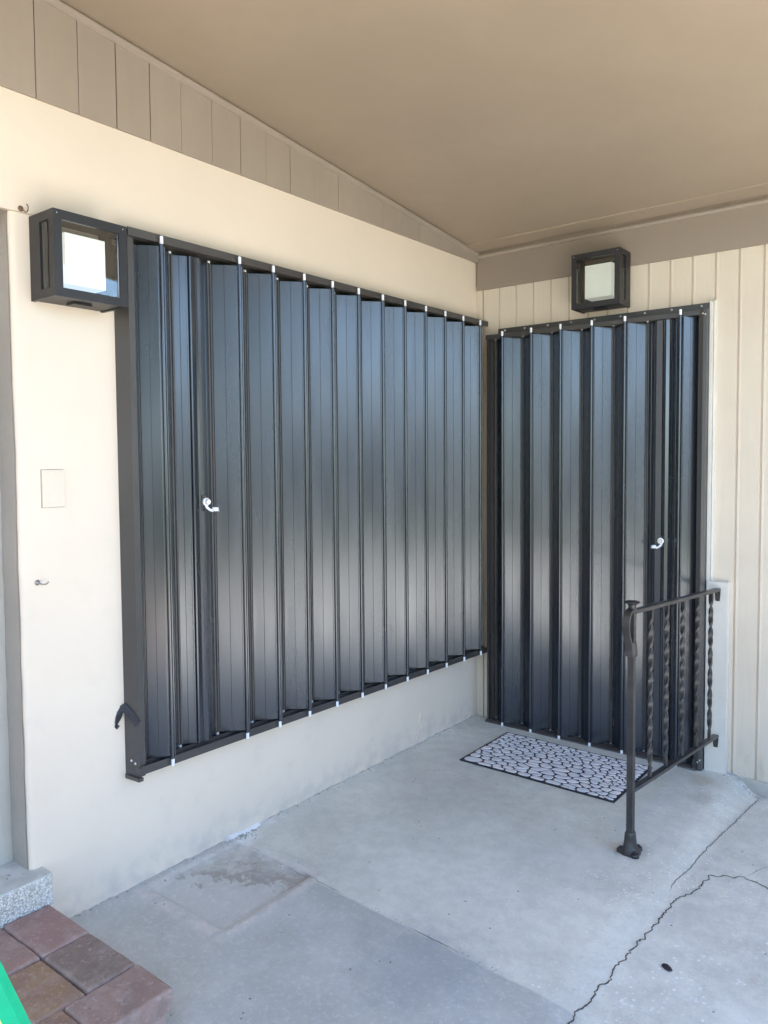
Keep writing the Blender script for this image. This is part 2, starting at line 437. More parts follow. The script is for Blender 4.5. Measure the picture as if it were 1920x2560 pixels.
ribbon(bm, [(1.492,-.06),(1.499,-.12),(1.497,-.30),(1.49,-.48),(1.478,-.62),(1.463,-.83),(1.462,-.95),(1.446,-1.07),(1.452,-1.15)], .004, .006, seed=1)
ribbon(bm, [(1.90,-1.05),(1.70,-.915),(1.628,-.895),(1.532,-.955),(1.520,-1.085),(1.484,-1.175),(1.478,-1.355),(1.467,-1.50),(1.456,-1.645),(1.466,-1.695),(1.450,-1.73),(1.459,-1.82),(1.446,-1.845),(1.447,-1.93),(1.45,-2.3)], .0062, .011, step=.008, seed=2)
ribbon(bm, [(1.628,-.895),(1.66,-.80),(1.70,-.72)], .0025, .006, seed=3)
ribbon(bm, [(.10,-1.80),(.30,-1.815),(.485,-1.826),(.62,-1.832)], .0022, .004, seed=5)
ribbon(bm, [(.86,-1.846),(.98,-1.85),(1.08,-1.856)], .003, .004, seed=6)
tag(finish('floor_crack', bm, MAT['crack']), kind='structure')
# crumbs and grit along the wall foot and joint
bm = B()
for k in range(520):
    t = random.random()*(1 if k < 360 else 0)-(0 if k < 360 else 1)
    if t < 0: x = random.uniform(1.34, 1.50); y, s = -.012-.30*(x-1.34)+random.gauss(0, .016), random.uniform(.001, .0045)
    elif t < .45: x, y, s = abs(random.gauss(0, .012))+.002, -random.uniform(.0, 2.5), random.uniform(.0015, .005)
    elif t < .8: x, y, s = abs(random.gauss(.01, .03)), -1.76+random.gauss(0, .05), random.uniform(.0015, .006)
    else: x, y, s = random.uniform(.55, 1.2), 0, random.uniform(.001, .003); y = -1.80-.05*x+random.gauss(0, .008)
    m = Matrix.Translation((x, y, hfloor(x, y)+s*.2)) @ Matrix.Rotation(random.random()*6, 4, 'Z') @ Matrix.Diagonal((s*random.uniform(.7, 1.6), s, s*.5, 1))
    bmesh.ops.create_icosphere(bm, subdivisions=1, radius=1, matrix=m)
tag(finish('plaster_crumbs', bm, MAT['mortar']), 'pale plaster crumbs and grit along the foot of the cream wall', 'grit', kind='stuff')

# ------------------------------------------------------------------ left wall (plane x=0) with door opening beyond y=-2.585
YO = -2.585
def wave(z): return .0035*nz(z*3.1, 5)+.0018*nz(z*11, 7)
bm = B()
prof = []
r = .018
for k in range(6):                                    # rounded plaster arris
    a = k/5*math.pi/2
    prof.append((-r+r*math.sin(a), YO+r-r*math.cos(a)))
prof = [(-.13, YO)] + prof + [(0, .0), (-.13, .0)]
zs = [-.15+i*.04 for i in range(int((2.185+.15)/.04)+1)]+[2.185]
rings = [[bm.verts.new((x, y+(wave(z) if y < -2.4 else 0), z)) for x, y in prof] for z in zs]
n = len(prof)
for A, D in zip(rings, rings[1:]):
    for i in range(n): bm.faces.new((A[i], A[(i+1) % n], D[(i+1) % n], D[i]))
bm.faces.new(rings[0][::-1]); bm.faces.new(rings[-1])
lw = finish('wall', bm, MAT['stucco'], None, True)
tag(lw, 'smooth cream stucco wall carrying the wide dark shutter', 'wall')
bm = B(); box(bm, -.13, 0, -4.8, .0, 2.187, 3.12)
finish('wall_head', bm, MAT['stucco'], lw, bevel=.004)
bm = B(); box(bm, -.13, 0, -4.8, -3.62, -.15, 2.1865)
finish('wall_pier', bm, MAT['stucco'], lw)
# crumbling render bead at the wall foot
bm = B(); prev = None
for i in range(330):
    y = -2.55+i*(2.55/329.0); a = .003+.006*abs(nz(y*7, 2))+.012*max(0, nz(y*2.3, 8)); b_ = .0015+.006*abs(nz(y*13, 4))*max(0, .3+nz(y*3, 9))+.008*max(0, nz(y*23, 5))
    if -1.84 < y < -1.66: a += .02; b_ += .006
    h = hfloor(a, y)
    e = [bm.verts.new(p) for p in ((-.002, y, h+b_), (a*.45, y, h+b_*.55), (a, y, h-.003))]
    if prev:
        for k in range(2): bm.faces.new((prev[k], e[k], e[k+1], prev[k+1]))
    prev = e
rb = NB('render_crumbs'); ry = rb.sep()[1]
rb.col(rb.mix(rb.math('MULTIPLY', rb.rng(ry, -1.86, -1.80), rb.rng(ry, -1.60, -1.68)), rb.mix(rb.rng(rb.noise(45, 5), .35, .65), (.60, .56, .50), (.30, .28, .25)), (.86, .87, .88)))
rb.set(Roughness=.9); rb.bump(rb.noise(130, 4), .6, .002)
finish('render_bead', bm, rb.m, lw)
bm = B(); ribbon_pts = None
for (y0, z0, y1, z1) in ((-.60, .02, -.55, .10), (-.57, .10, -.555, .16)):
    tube(bm, [(0.0005, y0+(y1-y0)*t+.004*nz(t*9, 1), z0+(z1-z0)*t) for t in [k/8 for k in range(9)]], .0035, 6)
finish('plaster_scar', bm, MAT['stucco'], lw, True)

# painted door reveal + recessed door
dr = thing('door', 'grey painted door and frame recessed in the opening at the left edge', 'door', (-.15, -3.1, .21))
bm = B(); box(bm, -.13, -.106, -2.64, YO-.001, .2, 2.184); box(bm, -.16, -.13, -2.655, YO-.001, .2, 2.184)
finish('door_frame', bm, MAT['doorp'], dr, bevel=.003)
bm = B(); box(bm, -.19, -.162, -2.672, -2.648, .2, 2.18); box(bm, -.20, -.185, -3.62, -2.664, .2, 2.18)
for zz in (.35, 1.05): box(bm, -.186, -.179, -3.45, -2.8, zz, zz+.55)
finish('door_leaf', bm, MAT['doorp'], dr, bevel=.003)
bm = B(); lathe(bm, [(.0, 0), (.012, .0), (.012, .03), (.026, .04), (.028, .06), (.018, .072), (0.001, .073)], (-.184, -3.53, 1.15), 'x'); finish('door_knob', bm, MAT['steel'], dr, True)
reparent(dr)
bm = B()
pv = [(-.105, YO-.0015), (-.014, YO-.0015)]
rr = [[bm.verts.new((x, y+wave(z)-(.0012), z)) for x, y in pv] for z in [.2+i*.04 for i in range(50)]+[2.186]]
for A, D in zip(rr, rr[1:]): bm.faces.new((A[0], A[1], D[1], D[0]))
ls = [bm.verts.new(p) for p in ((-.105, -3.62, 2.1845), (-.014, -3.62, 2.1845), (-.014, YO, 2.1845), (-.105, YO, 2.1845))]; bm.faces.new(ls)
finish('painted_reveal', bm, MAT['reveal'], lw)

# pebbledash sill under the door
bm = B(); box(bm, -.30, .058, -3.75, -2.548, -.1, .21)
bmesh.ops.subdivide_edges(bm, edges=bm.edges[:], cuts=30, use_grid_fill=True)
for v in bm.verts:
    if v.co.z > -.05: v.co += Vector((nz(v.co.y*60, v.co.z*60, v.co.x*60), nz(v.co.x*60, v.co.z*60, 5), .3*nz(v.co.x*40, v.co.y*40)))*.0022
tag(finish('door_sill', bm, MAT['terrazzo'], None, True), 'grey stone sill with speckled top and pebbly white front face', 'sill')

# ------------------------------------------------------------------ back wall: siding (plane y=0)
g0, gp = .045, .1015
XR = 5.2
bm = B(); prof = [(-.125, .0)]
k = 0; x = g0
while x < XR-.1:
    prof += [(x-.0075, 0.0), (x-.0030, .0088), (x+.0030, .0088), (x+.0045, -.0016), (x+.014, -.0002)]
    x += gp
prof += [(XR, 0)]
def zlow(x, y): return -.02 if x > 1.41 else -.12
seg = []
a = [bm.verts.new((x, y, -.015 if x > 1.40 else -.12)) for x, y in prof]; b_ = [bm.verts.new((x, y, 2.40)) for x, y in prof]
for i in range(len(prof)-1): bm.faces.new((a[i], a[i+1], b_[i+1], b_[i]))
bw = finish('siding_wall', bm, MAT['siding'])
tag(bw, 'cream vertical board siding wall around the dark door shutter', 'wall')
bm = B(); box(bm, -.13, XR, .0100, .16, -.15, 2.75); finish('wall_core', bm, MAT['siding'], bw)
bm = B(); prev = None
for i in range(80):                                     # foundation plaster under the siding
    x = 1.33+i*.05; 
    y = -.004-.022*sst(x, 1.40, 1.50)+.004*nz(x*9, 3)
    e = [bm.verts.new(p) for p in ((x, .004, -.004+.006*nz(x*11, 6)), (x, y*.6, -.010+.004*nz(x*20, 6)), (x, y, -.14))]
    if prev:
        for q in range(2): bm.faces.new((prev[q], e[q], e[q+1], prev[q+1]))
    prev = e
finish('foundation', bm, paint('grey_foundation', (.50, .465, .41), .1, .8, 9, .5, 40, .006), bw)
bm = B(); box(bm, .0, .040, -.004, .006, -.1, 2.376); finish('corner_board', bm, MAT['siding'], bw, bevel=.0015)
# casing strip right of the shutter and the trim block that carries the railing
bm = B(); box(bm, 1.2475, 1.2600, -.030, -.0013, .883, 2.156); box(bm, 1.262, 1.272, -.012, -.0013, .883, 2.162)
finish('casing_strip', bm, MAT['trim'], bw, bevel=.0015)
bm = B(); box(bm, 1.250, 1.343, -.034, -.0013, .0, .883)
o = finish('trim_board', bm, MAT['trim'], bw, bevel=.006, seg=2)

# fascia above siding, ceiling, mouldings (roof rises away from the back wall)
def zc(y): return 2.584-.1075*y
bm = B(); box(bm, .011, XR, -.013, -.0005, 2.376, 2.60); fa = finish('fascia_board', bm, MAT['fascia'], None, bevel=.002)
tag(fa, 'taupe fascia board between siding top and ceiling', 'fascia')
bm = B()
extr(bm, [(-.0135, 2.548), (-.021, 2.550), (-.026, 2.557), (-.024, 2.566), (-.0135, 2.572)], 'x', .012, XR-.01)
finish('cove_moulding', bm, MAT['band'], fa, True)
bm = B(); 
extr(bm, [(-.040, zc(-.04)-.008), (-.132, zc(-.132)-.005), (-.133, zc(-.133)-.003), (-.132, zc(-.132)+.01), (-.040, zc(-.04)+.01)], 'x', .012, XR-.01)
finish('ceiling_batten', bm, MAT['soffit'], fa)
for x in (.35, .52, .63, .90, .955, 1.17, 1.48, 1.75):
    bm = B(); bmesh.ops.create_icosphere(bm, subdivisions=2, radius=random.uniform(.003, .006), matrix=Matrix.Translation((x+random.gauss(0, .008), -.09+random.gauss(0, .01), zc(-.09)-.0075)) @ Matrix.Diagonal((1.4, 1, .4, 1)))
    finish('nail_head', bm, MAT['band'], fa, True)
bm = B()
YE, XE = -4.15, 2.65
v = [bm.verts.new(p) for p in ((-.0, .0, zc(0)), (XE, .0, zc(0)), (XE, YE, zc(YE)), (-.0, YE, zc(YE)))]
bm.faces.new(v)
bmesh.ops.subdivide_edges(bm, edges=bm.edges[:], cuts=60, use_grid_fill=True)
for q in bm.verts: q.co.z += .003*nz(q.co.x*1.1, q.co.y*1.1)
ce = finish('ceiling', bm, MAT['soffit'], None, True)
tag(ce, kind='structure')
bm = B()
v = [bm.verts.new((x, y, zc(y)+d)) for d in (.02, .22) for x, y in ((-9, 9), (XE, 9), (XE, YE), (-9, YE))]
for q in v[:]:
    if q.co.y > 5: q.co.z = 3.1 if q.co.z < zc(9)+.1 else 3.3
for f in ((3,2,1,0),(4,5,6,7),(0,1,5,4),(1,2,6,5),(2,3,7,6),(3,0,4,7)): bm.faces.new([v[i] for i in f])
rf = finish('roof', bm, simple('roof_shingle', (.20, .18, .16), .9, 0, .2, 8)); tag(rf, 'low sloping porch roof deck above the ceiling', 'roof')
bm = B(); box(bm, XE, XE+.04, YE-.04, 9, 2.5, 3.3); v_ = box(bm, -9, XE, YE-.04, YE, zc(YE)-.04, zc(YE)+.24)
for q in bm.verts:
    if abs(q.co.x-XE) < .05 and q.co.y < -4: q.co.z = zc(q.co.y)+(-.04 if q.co.z < 2.9 else .24)
finish('edge_board', bm, MAT['fascia'], rf)

# vertical boards of the gable band on the left wall
gb = thing('gable_band', 'taupe board band under the sloping ceiling, vertical joints', 'wood band', (0, -1.5, 2.53))
edges = [0.0, -.42, -.55, -.70, -.85, -1.00, -1.155, -1.307, -1.446, -1.577, -1.707, -1.842, -1.978, -2.104, -2.232, -2.363, -2.499, -2.635, -2.77, -2.90, -3.03, -3.2, -3.5, -4.0, -4.74]
for i, (a, b_) in enumerate(zip(edges, edges[1:])):
    gap = .0007 if a > -1.2 else (.0011 if random.random() < .8 else .0024)
    ya, yb = a-gap, b_+gap; d = .011+random.uniform(-.0010, .0010)
    if i == 0: ya = -.014
    bm = B(); v = box(bm, .0003, d, yb, ya, 2.53, 3.0)
    for q in bm.verts:
        if q.co.z > 2.9: q.co.z = zc(q.co.y)-.001
        else: q.co.z += .0015*nz(q.co.y*3, 2)
    finish('board', bm, MAT['band'], gb, bevel=.0012 if a < -1.2 else 0, seg=1)
bm = B(); prof = [(.0115, -.004), (.024, -.004), (.027, -.010), (.025, -.019), (.018, -.025), (.0115, -.027)]
A = [bm.verts.new((x, -.014, zc(-.014)+z)) for x, z in prof]; D = [bm.verts.new((x, -4.74, zc(-4.74)+z)) for x, z in prof]
for i in range(len(prof)): bm.faces.new((A[i], A[(i+1) % 6], D[(i+1) % 6], D[i]))
bm.faces.new(A[::-1]); bm.faces.new(D)
finish('quarter_moulding', bm, MAT['band'], gb, True)
bm = B(); v = box(bm, .0115, .020, -.115, -.0145, 2.525, 2.575); finish('end_block', bm, MAT['band'], gb, bevel=.002)
reparent(gb)

# the rest of the house that carries the roof (outside the view)
bm = B(); box(bm, -6, -.131, -4.6, 9, -.15, 2.9); box(bm, XR, XR+.1, .161, 9, -.15, 2.9); box(bm, -.129, XR-.001, .161, 9, -.15, 2.45)
tag(finish('house_body', bm, MAT['stucco']), 'hidden body of the cream house behind the porch walls', 'house')

# ------------------------------------------------------------------ accordion shutters
def panel(bm, p, q, z0, z1, t=.0022, inset=.007):
    """one flat blade from fold p to fold q with a fine centre seam and turned flanges"""
    p = Vector(p); q = Vector(q); d = (q-p).normalized(); n = Vector((-d.y, d.x)); ln = (q-p).length
    a, b_ = inset, ln-inset; m = ln/2
    path = [p+d*a+n*.0012, p+d*(a+.004)+n*.0012, p+d*(a+.006), p+d*(m-.0009), p+d*(m-.0005)+n*.0006, p+d*(m+.0005)+n*.0006, p+d*(m+.0009),
            p+d*(b_-.006), p+d*(b_-.004)+n*.0012, p+d*b_+n*.0012]
    prism(bm, strip_poly([tuple(v) for v in path], t), z0, z1)
def rod(bm, c, r, z0, z1, n=12):
    prism(bm, [(c[0]+r*math.cos(2*math.pi*k/n), c[1]+r*math.sin(2*math.pi*k/n)) for k in range(n)], z0, z1)
def capobj(c, r, z0, z1, parent):
    bm = B(); e = r*.25
    lathe(bm, [(r-e, 0), (r, e), (r, z1-z0-e), (r-e, z1-z0)], (c[0], c[1], z0), 'z', 14)
    return finish('pin_cap', bm, MAT['cap'], parent, True)
def screw_dome(c, axis, r, parent, name='screw'):
    bm = B(); lathe(bm, [(r, 0), (r*.95, r*.3), (r*.7, r*.62), (r*.3, r*.78), (0.0002, r*.8)], c, axis, 12)
    return finish(name, bm, MAT['screw'], parent, True)
def lock(parent, c, nrm, lat, name='lock'):
    """cylinder lock with a hanging plastic dust cap; nrm = outward, lat = side the cap hangs to"""
    nrm = Vector(nrm); lat = Vector(lat); c = Vector(c); Z = Vector((0, 0, 1))
    def disc(bm, ctr, ax, r, h, n=18):
        ax = ax.normalized(); a = ax.orthogonal().normalized(); b_ = ax.cross(a)
        rg = [[bm.verts.new(ctr+ax*hh+(a*math.cos(2*math.pi*k/n)+b_*math.sin(2*math.pi*k/n))*rr) for k in range(n)] for rr, hh in ((r, 0), (r, h*.85), (r*.9, h))]
        for A, D in zip(rg, rg[1:]):
            for k in range(n): bm.faces.new((A[k], A[(k+1) % n], D[(k+1) % n], D[k]))
        bm.faces.new(rg[0][::-1]); bm.faces.new(rg[-1])
    bm = B(); pts = []
    for sx, sz in ((-.010, -.026), (.010, -.026), (.012, 0), (.008, .024), (-.008, .024), (-.012, 0)):
        pts.append(c-lat*.006+lat*sx+Z*sz)
    A = [bm.verts.new(p) for p in pts]; D = [bm.verts.new(p+nrm*.003) for p in pts]
    for k in range(6): bm.faces.new((A[k], A[(k+1) % 6], D[(k+1) % 6], D[k]))
    bm.faces.new(A[::-1]); bm.faces.new(D)
    lk = finish(name, bm, MAT['frame'], parent, bevel=.0008)
    bm = B(); disc(bm, c+nrm*.003, nrm, .0145, .006); finish('collar', bm, MAT['cap'], lk, True)
    bm = B(); disc(bm, c+nrm*.009, nrm, .0102, .010); finish('key_cylinder', bm, MAT['brass'], lk, True)
    bm = B(); path = []
    for k in range(9):
        t = k/8; path.append(c+nrm*(.008+.012*t)+lat*(-.004+.022*t**1.8)+Z*(-.010-.026*(t**.75)+.003*t*t))
    tube(bm, path, 0, flat=(.0105, .002), side=tuple(lat)); finish('strap', bm, MAT['cap'], lk)
    bm = B(); e = path[-1]; up = (Z+lat*.08).normalized()
    disc(bm, e+lat*.010-up*.001, up, .0140, .0028); disc(bm, e+lat*.010+up*.0015, up, .0115, .0110)
    finish('dust_cap', bm, MAT['cap'], lk, True)
    return lk

# --- left (window) shutter -------------------------------------------------
LS = thing('accordion_shutter', 'wide dark bronze folding window shutter on the cream stucco wall', 'shutter', (0, -1.15, .40), 'folding storm shutters')
def zb(x, y): return .4335-.0171*(y+2.127)
ZT = 2.170
XF, XB = .088, .015
mb, mf = MAT['bronze'], MAT['frame']
def track_prism(name, prof, y0, y1, zf, parent, mat=mf):
    bm = B(); A = [bm.verts.new((x, y0, z+zf(x, y0))) for x, z in prof]; D = [bm.verts.new((x, y1, z+zf(x, y1))) for x, z in prof]; n = len(prof)
    for i in range(n): bm.faces.new((A[i], A[(i+1) % n], D[(i+1) % n], D[i]))
    bm.faces.new(A[::-1]); bm.faces.new(D); return finish(name, bm, mat, parent)
z0f = lambda x, y: 0.0
track_prism('top_track', [(0, 2.199), (.074, 2.203), (.0755, 2.2015), (.0755, 2.176), (.073, 2.176), (.073, 2.196), (.040, 2.194), (.040, 2.180), (.037, 2.180), (.037, 2.194), (.003, 2.192), (.003, 2.17), (0, 2.17)], -2.243, -.003, z0f, LS)
track_prism('bottom_track', [(0, -.020), (.0755, -.024), (.0755, .0035), (.073, .0035), (.073, -.004), (.040, -.003), (.040, .008), (.037, .008), (.037, -.003), (.003, -.002), (.003, .012), (0, .012)], -2.243, -.003, lambda x, y: zb(x, y), LS)
fy = [-2.127+.1683*k for k in range(13)]
rear_y = lambda i: fy[i]+.086
top = ZT-.004
zp0 = lambda x, y: zb(x, y)+.012
zp1 = top-.004
folds = []                                              # sequence of (kind, x, y)
folds.append(('jamb', .030, -2.196))
for i in range(13):
    if i == 1: continue
    folds.append(('F', XF, fy[i]))
    if i == 0: folds += [('R', XB, -2.044), ('S', .052, -1.992)]; folds += [('S2', .050, -1.942), ('R', XB, -1.876)]
    elif i < 12: folds.append(('R', XB, rear_y(i)))
for a, b_ in zip(folds, folds[1:]):
    if a[0] == 'S' and b_[0] == 'S2': continue
    if b_[2] > -.012: continue
    bm = B(); panel(bm, (a[1], a[2]), (b_[1], b_[2]), zp0, zp1, inset=.0075 if 'S' not in a[0]+b_[0] else .004)
    finish('blade', bm, mb, LS)
for kd, x, y in folds:
    if y > -.012: continue
    if kd == 'F':
        bm = B(); rod(bm, (x, y), .0068, lambda a, b: zb(a, b)+.002, ZT-.002); rod(bm, (x-.0035, y+.0125), .0034, lambda a, b: zb(a, b)+.008, ZT-.008, 8)
        finish('front_hinge', bm, mb, LS, True)
        capobj((x+.001, y), .0058, ZT-.003, ZT+.0245, LS); z = zb(x, y); capobj((x+.001, y), .0058, z-.022, z+.004, LS)
    if kd == 'R':
        bm = B(); rod(bm, (x+.004, y-.006), .0052, zp0, ZT-.004); rod(bm, (x+.004, y+.006), .0044, zp0, ZT-.006)
        finish('rear_hinge', bm, mf, LS, True)
        capobj((x+.004, y), .0052, ZT-.004, ZT+.004, LS); capobj((x+.004, y), .0052, zb(x, y)+.002, zb(x, y)+.011, LS)
# meeting stile: two ribbed bars
def stile(prof, z0, z1, parent, name='meeting_stile'):
    bm = B(); prism(bm, prof, z0, z1); return finish(name, bm, mb, parent)
stile([(.040, -1.993), (.058, -1.993), (.061, -1.989), (.057, -1.971), (.040, -1.971)], zp0, zp1, LS)
stile([(.040, -1.968), (.054, -1.968), (.060, -1.962), (.061, -1.950), (.055, -1.942), (.040, -1.942)], zp0, zp1, LS)
# left jamb: angle plate
bm = B()
prism(bm, [(0, -2.252), (.064, -2.240), (.064, -2.218), (.061, -2.218), (.061, -2.2365), (.003, -2.248), (.003, -2.20), (0, -2.20)], .402, 2.2035)
finish('jamb', bm, mf, LS)
bm = B(); prism(bm, [(.031, -2.200), (.036, -2.200), (.036, -2.192), (.060, -2.2180), (.058, -2.219), (.031, -2.206)], zp0, zp1); finish('jamb_channel', bm, mf, LS)
bm = B(); extr(bm, [(.0, .388), (.078, .392), (.078, .404), (.05, .4015), (.0, .403)], 'y', -2.254, -2.236); finish('corner_bracket', bm, mf, LS)
for c in ((.028, -2.2468, .452), (.045, -2.2436, .445), (.052, -2.2424, 2.178)):
    screw_dome(c, 'y', .0050, LS)
lock(LS, (.066, -1.949, 1.306), (1, 0, 0), (0, 1, 0))
reparent(LS)

# hold-back clip: bent strap on the jamb
bm = B()
tube(bm, [(.066, -2.2445, .585), (.050, -2.2475, .600), (.020, -2.2535, .622), (.005, -2.258, .634), (.001, -2.264, .630), (.001, -2.274, .602), (.001, -2.281, .582), (.002, -2.284, .574), (.004, -2.278, .568)],
     0, flat=[(.026, .003)]*4+[(.022, .004)]*3+[(.014, .004)]*2, side=(0, .3, 1))
tag(finish('hold_back_clip', bm, MAT['rubber'], bevel=.0008), 'small black bent clip low on the left edge of the window shutter', 'clip')

# --- right (door) shutter ---------------------------------------------------
RS = thing('accordion_shutter', 'narrow dark bronze folding shutter over the door in the siding wall', 'shutter', (.67, 0, 0), 'folding storm shutters')
YF, YB = -.078, -.015
ZD = 2.100
def xprism(name, prof, x0, x1, parent, mat=mf, smooth=False, bevel=0):
    bm = B(); extr(bm, prof, 'x', x0, x1); return finish(name, bm, mat, parent, smooth, bevel)
xprism('wall_flange', [(-.0015, 2.118), (-.0055, 2.118), (-.0055, 2.155), (-.0015, 2.155)], .140, 1.2470, RS)
xprism('top_track', [(-.0015, 2.117), (-.063, 2.119), (-.066, 2.116), (-.066, 2.094), (-.063, 2.094), (-.063, 2.113), (-.036, 2.112), (-.036, 2.100), (-.033, 2.100), (-.033, 2.112), (-.0015, 2.110)], .098, 1.2470, RS)
xprism('bottom_track', [(-.003, .0), (-.080, .0), (-.078, .007), (-.060, .016), (-.057, .016), (-.057, .011), (-.036, .011), (-.036, .019), (-.033, .019), (-.033, .011), (-.003, .012)], .098, 1.222, RS)
dz0, dz1 = .014, ZD-.006
df = [('J', .118, -.020), ('Rx', .134, YB), ('F', .206, YF), ('R', .294, YB), ('F', .376, YF), ('R', .464, YB), ('F', .540, YF), ('R', .628, YB), ('F', .706, YF), ('R', .794, YB), ('F', .873, YF),
      ('R', .962, YB), ('S', 1.012, -.046), ('S2', 1.092, -.046), ('F', 1.133, YF), ('E', 1.206, YB-.006)]
for a, b_ in zip(df, df[1:]):
    if a[0] == 'S' or a[0] == 'J': continue
    bm = B(); panel(bm, (a[1], a[2]), (b_[1], b_[2]), dz0, dz1, inset=.0065 if 'S' not in a[0]+b_[0] else .003)
    finish('blade', bm, mb, RS)
for kd, x, y in df:
    if kd == 'F':
        bm = B(); rod(bm, (x, y), .0062, .010, ZD+.002); rod(bm, (x+.0115, y+.003), .0032, dz0, dz1, 8)
        finish('front_hinge', bm, mb, RS, True)
        capobj((x, y-.001), .0062, ZD+.001, ZD+.027, RS); capobj((x, y-.001), .0062, .001, .020, RS)
    if kd[0] == 'R':
        bm = B(); rod(bm, (x-.004, y-.003), .0042, dz0, dz1); rod(bm, (x+.005, y-.003), .0040, dz0, dz1)
        finish('rear_hinge', bm, mf, RS, True)
        capobj((x, y-.003), .0046, ZD-.006, ZD+.003, RS); capobj((x, y-.003), .0046, .012, .020, RS)
stile([(1.012, -.030), (1.012, -.046), (1.016, -.050), (1.044, -.050), (1.050, -.046), (1.050, -.030)], dz0, dz1, RS)
stile([(1.052, -.030), (1.052, -.060), (1.058, -.061), (1.061, -.052), (1.076, -.050), (1.088, -.054), (1.092, -.048), (1.092, -.030)], dz0, dz1, RS)
bm = B()
prism(bm, [(1.222, -.0015), (1.222, -.058), (1.214, -.062), (1.214, -.066), (1.232, -.070), (1.2460, -.064), (1.2460, -.0015), (1.241, -.0015), (1.241, -.058), (1.232, -.062), (1.227, -.058), (1.227, -.0015)], .0, 2.118)
finish('jamb', bm, mf, RS, bevel=0)
bm = B(); prism(bm, [(.100, -.0015), (.100, -.060), (.112, -.064), (.112, -.056), (.106, -.054), (.106, -.0015)], .0, 2.112); finish('jamb', bm, mf, RS)
bm = B(); prism(bm, [(.1065, -.006), (.1065, -.030), (.126, -.030), (.126, -.025), (.112, -.025), (.112, -.006)], dz0, dz1); finish('jamb_channel', bm, mf, RS)
bm = B(); prism(bm, [(1.196, -.006), (1.196, -.026), (1.215, -.026), (1.215, -.006)], dz0, dz1); finish('jamb_channel', bm, mf, RS)
for x in (.182, .301, .435, .564, .69, .822, .942, 1.069, 1.204): screw_dome((x, -.0055, 2.142), 'y', .0065, RS)
for c in ((1.229, -.069, .040), (1.239, -.067, .050), (1.229, -.069, 2.098), (1.239, -.067, 2.094)): screw_dome(c, 'y', .0045, RS)
bm = B(); prism(bm, [(1.206, -.070), (1.224, -.078), (1.224, -.072), (1.210, -.066)], .0, .05); finish('corner_bracket', bm, mf, RS)
lock(RS, (1.047, -.053, 1.058), (0, -1, 0), (-1, 0, 0))
reparent(RS)

# ------------------------------------------------------------------ wall lamps
def lamp(name, label, loc, rotz, w_, h_, d_, opal):
    """box lantern in local space: back at y=0, front at y=-d, centred on x, base at z=0"""
    t = thing(name, label, 'wall lamp', loc, 'square box wall lamps'); t.rotation_euler = (0, 0, rotz)
    bm = B(); b = .026; s = .012
    hw = w_/2
    for sx in (-1, 1):
        x0, x1 = sorted((sx*hw, sx*(hw-b))); box(bm, x0, x1, -d_, -d_+s, b, h_-b)           # front stiles
        x0, x1 = sorted((sx*hw, sx*(hw-s))); box(bm, x0, x1, -d_+s, -d_+s+.014, b, h_-b)    # side face of the front corner post
        x0, x1 = sorted((sx*hw, sx*(hw-s))); box(bm, x0, x1, -.060, -.0015, b, h_-b)        # rear stiles
        x0, x1 = sorted((sx*hw, sx*(hw-s))); box(bm, x0, x1, -d_+s, -.0015, .0, b); box(bm, x0, x1, -d_+s, -.0015, h_-b, h_)
    box(bm, -hw, hw, -d_, -d_+s, 0, b); box(bm, -hw, hw, -d_, -d_+s, h_-b, h_)
    fr = finish('frame', bm, MAT['lampiron'], t, bevel=.0012, seg=1)
    bm = B(); box(bm, -hw+s, hw-s, -d_+s, -.0015, h_-.006, h_-.002); finish('top_plate', bm, MAT['lampiron'], t)
    bm = B(); box(bm, -hw+s, hw-s, -d_+s, -.0015, .003, .007); box(bm, -.03, .03, -d_*.6, -d_*.3, -.004, .0025); finish('bottom_plate', bm, MAT['lampiron'], t)
    bm = B(); box(bm, -hw+s+.001, hw-s-.001, -.006, -.0015, b, h_-b); box(bm, -hw+.03, hw-.03, -.020, -.0065, .03, h_-.03); finish('back_plate', bm, MAT['lampiron'], t, bevel=.001, seg=1)
    bm = B(); box(bm, -hw+b+.0005, hw-b-.0005, -d_+.006, -d_+.009, b+.0005, h_-b-.0005); finish('glass_pane', bm, MAT['glass'], t)
    for sx in (-1, 1):
        x0, x1 = sorted((sx*(hw-.004), sx*(hw-.007))); bm = B(); box(bm, x0, x1, -d_+s+.015, -.061, b+.0005, h_-b-.0005); finish('glass_pane', bm, MAT['glass'], t)
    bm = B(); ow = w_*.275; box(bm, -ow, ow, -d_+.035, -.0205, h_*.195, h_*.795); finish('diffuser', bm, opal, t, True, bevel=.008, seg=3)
    for sx in (-1, 1): screw_dome((sx*(hw-.012), -d_, h_-.011), 'y', .002, t)
    return t
MAT['lampiron'] = simple('lamp_black_iron', (.018, .018, .021), .42, .0, .15, 30)
lamp('wall_lamp', 'black box lamp with bright white diffuser beside the window shutter', (0, -2.410, 1.930), R(90), .238, .248, .138, MAT['opalglow'])
lamp('wall_lamp', 'black box lamp with dull off-white diffuser above the door shutter', (.7525, -.0130, 2.176), 0, .243, .262, .137, MAT['opalglow_faint'])

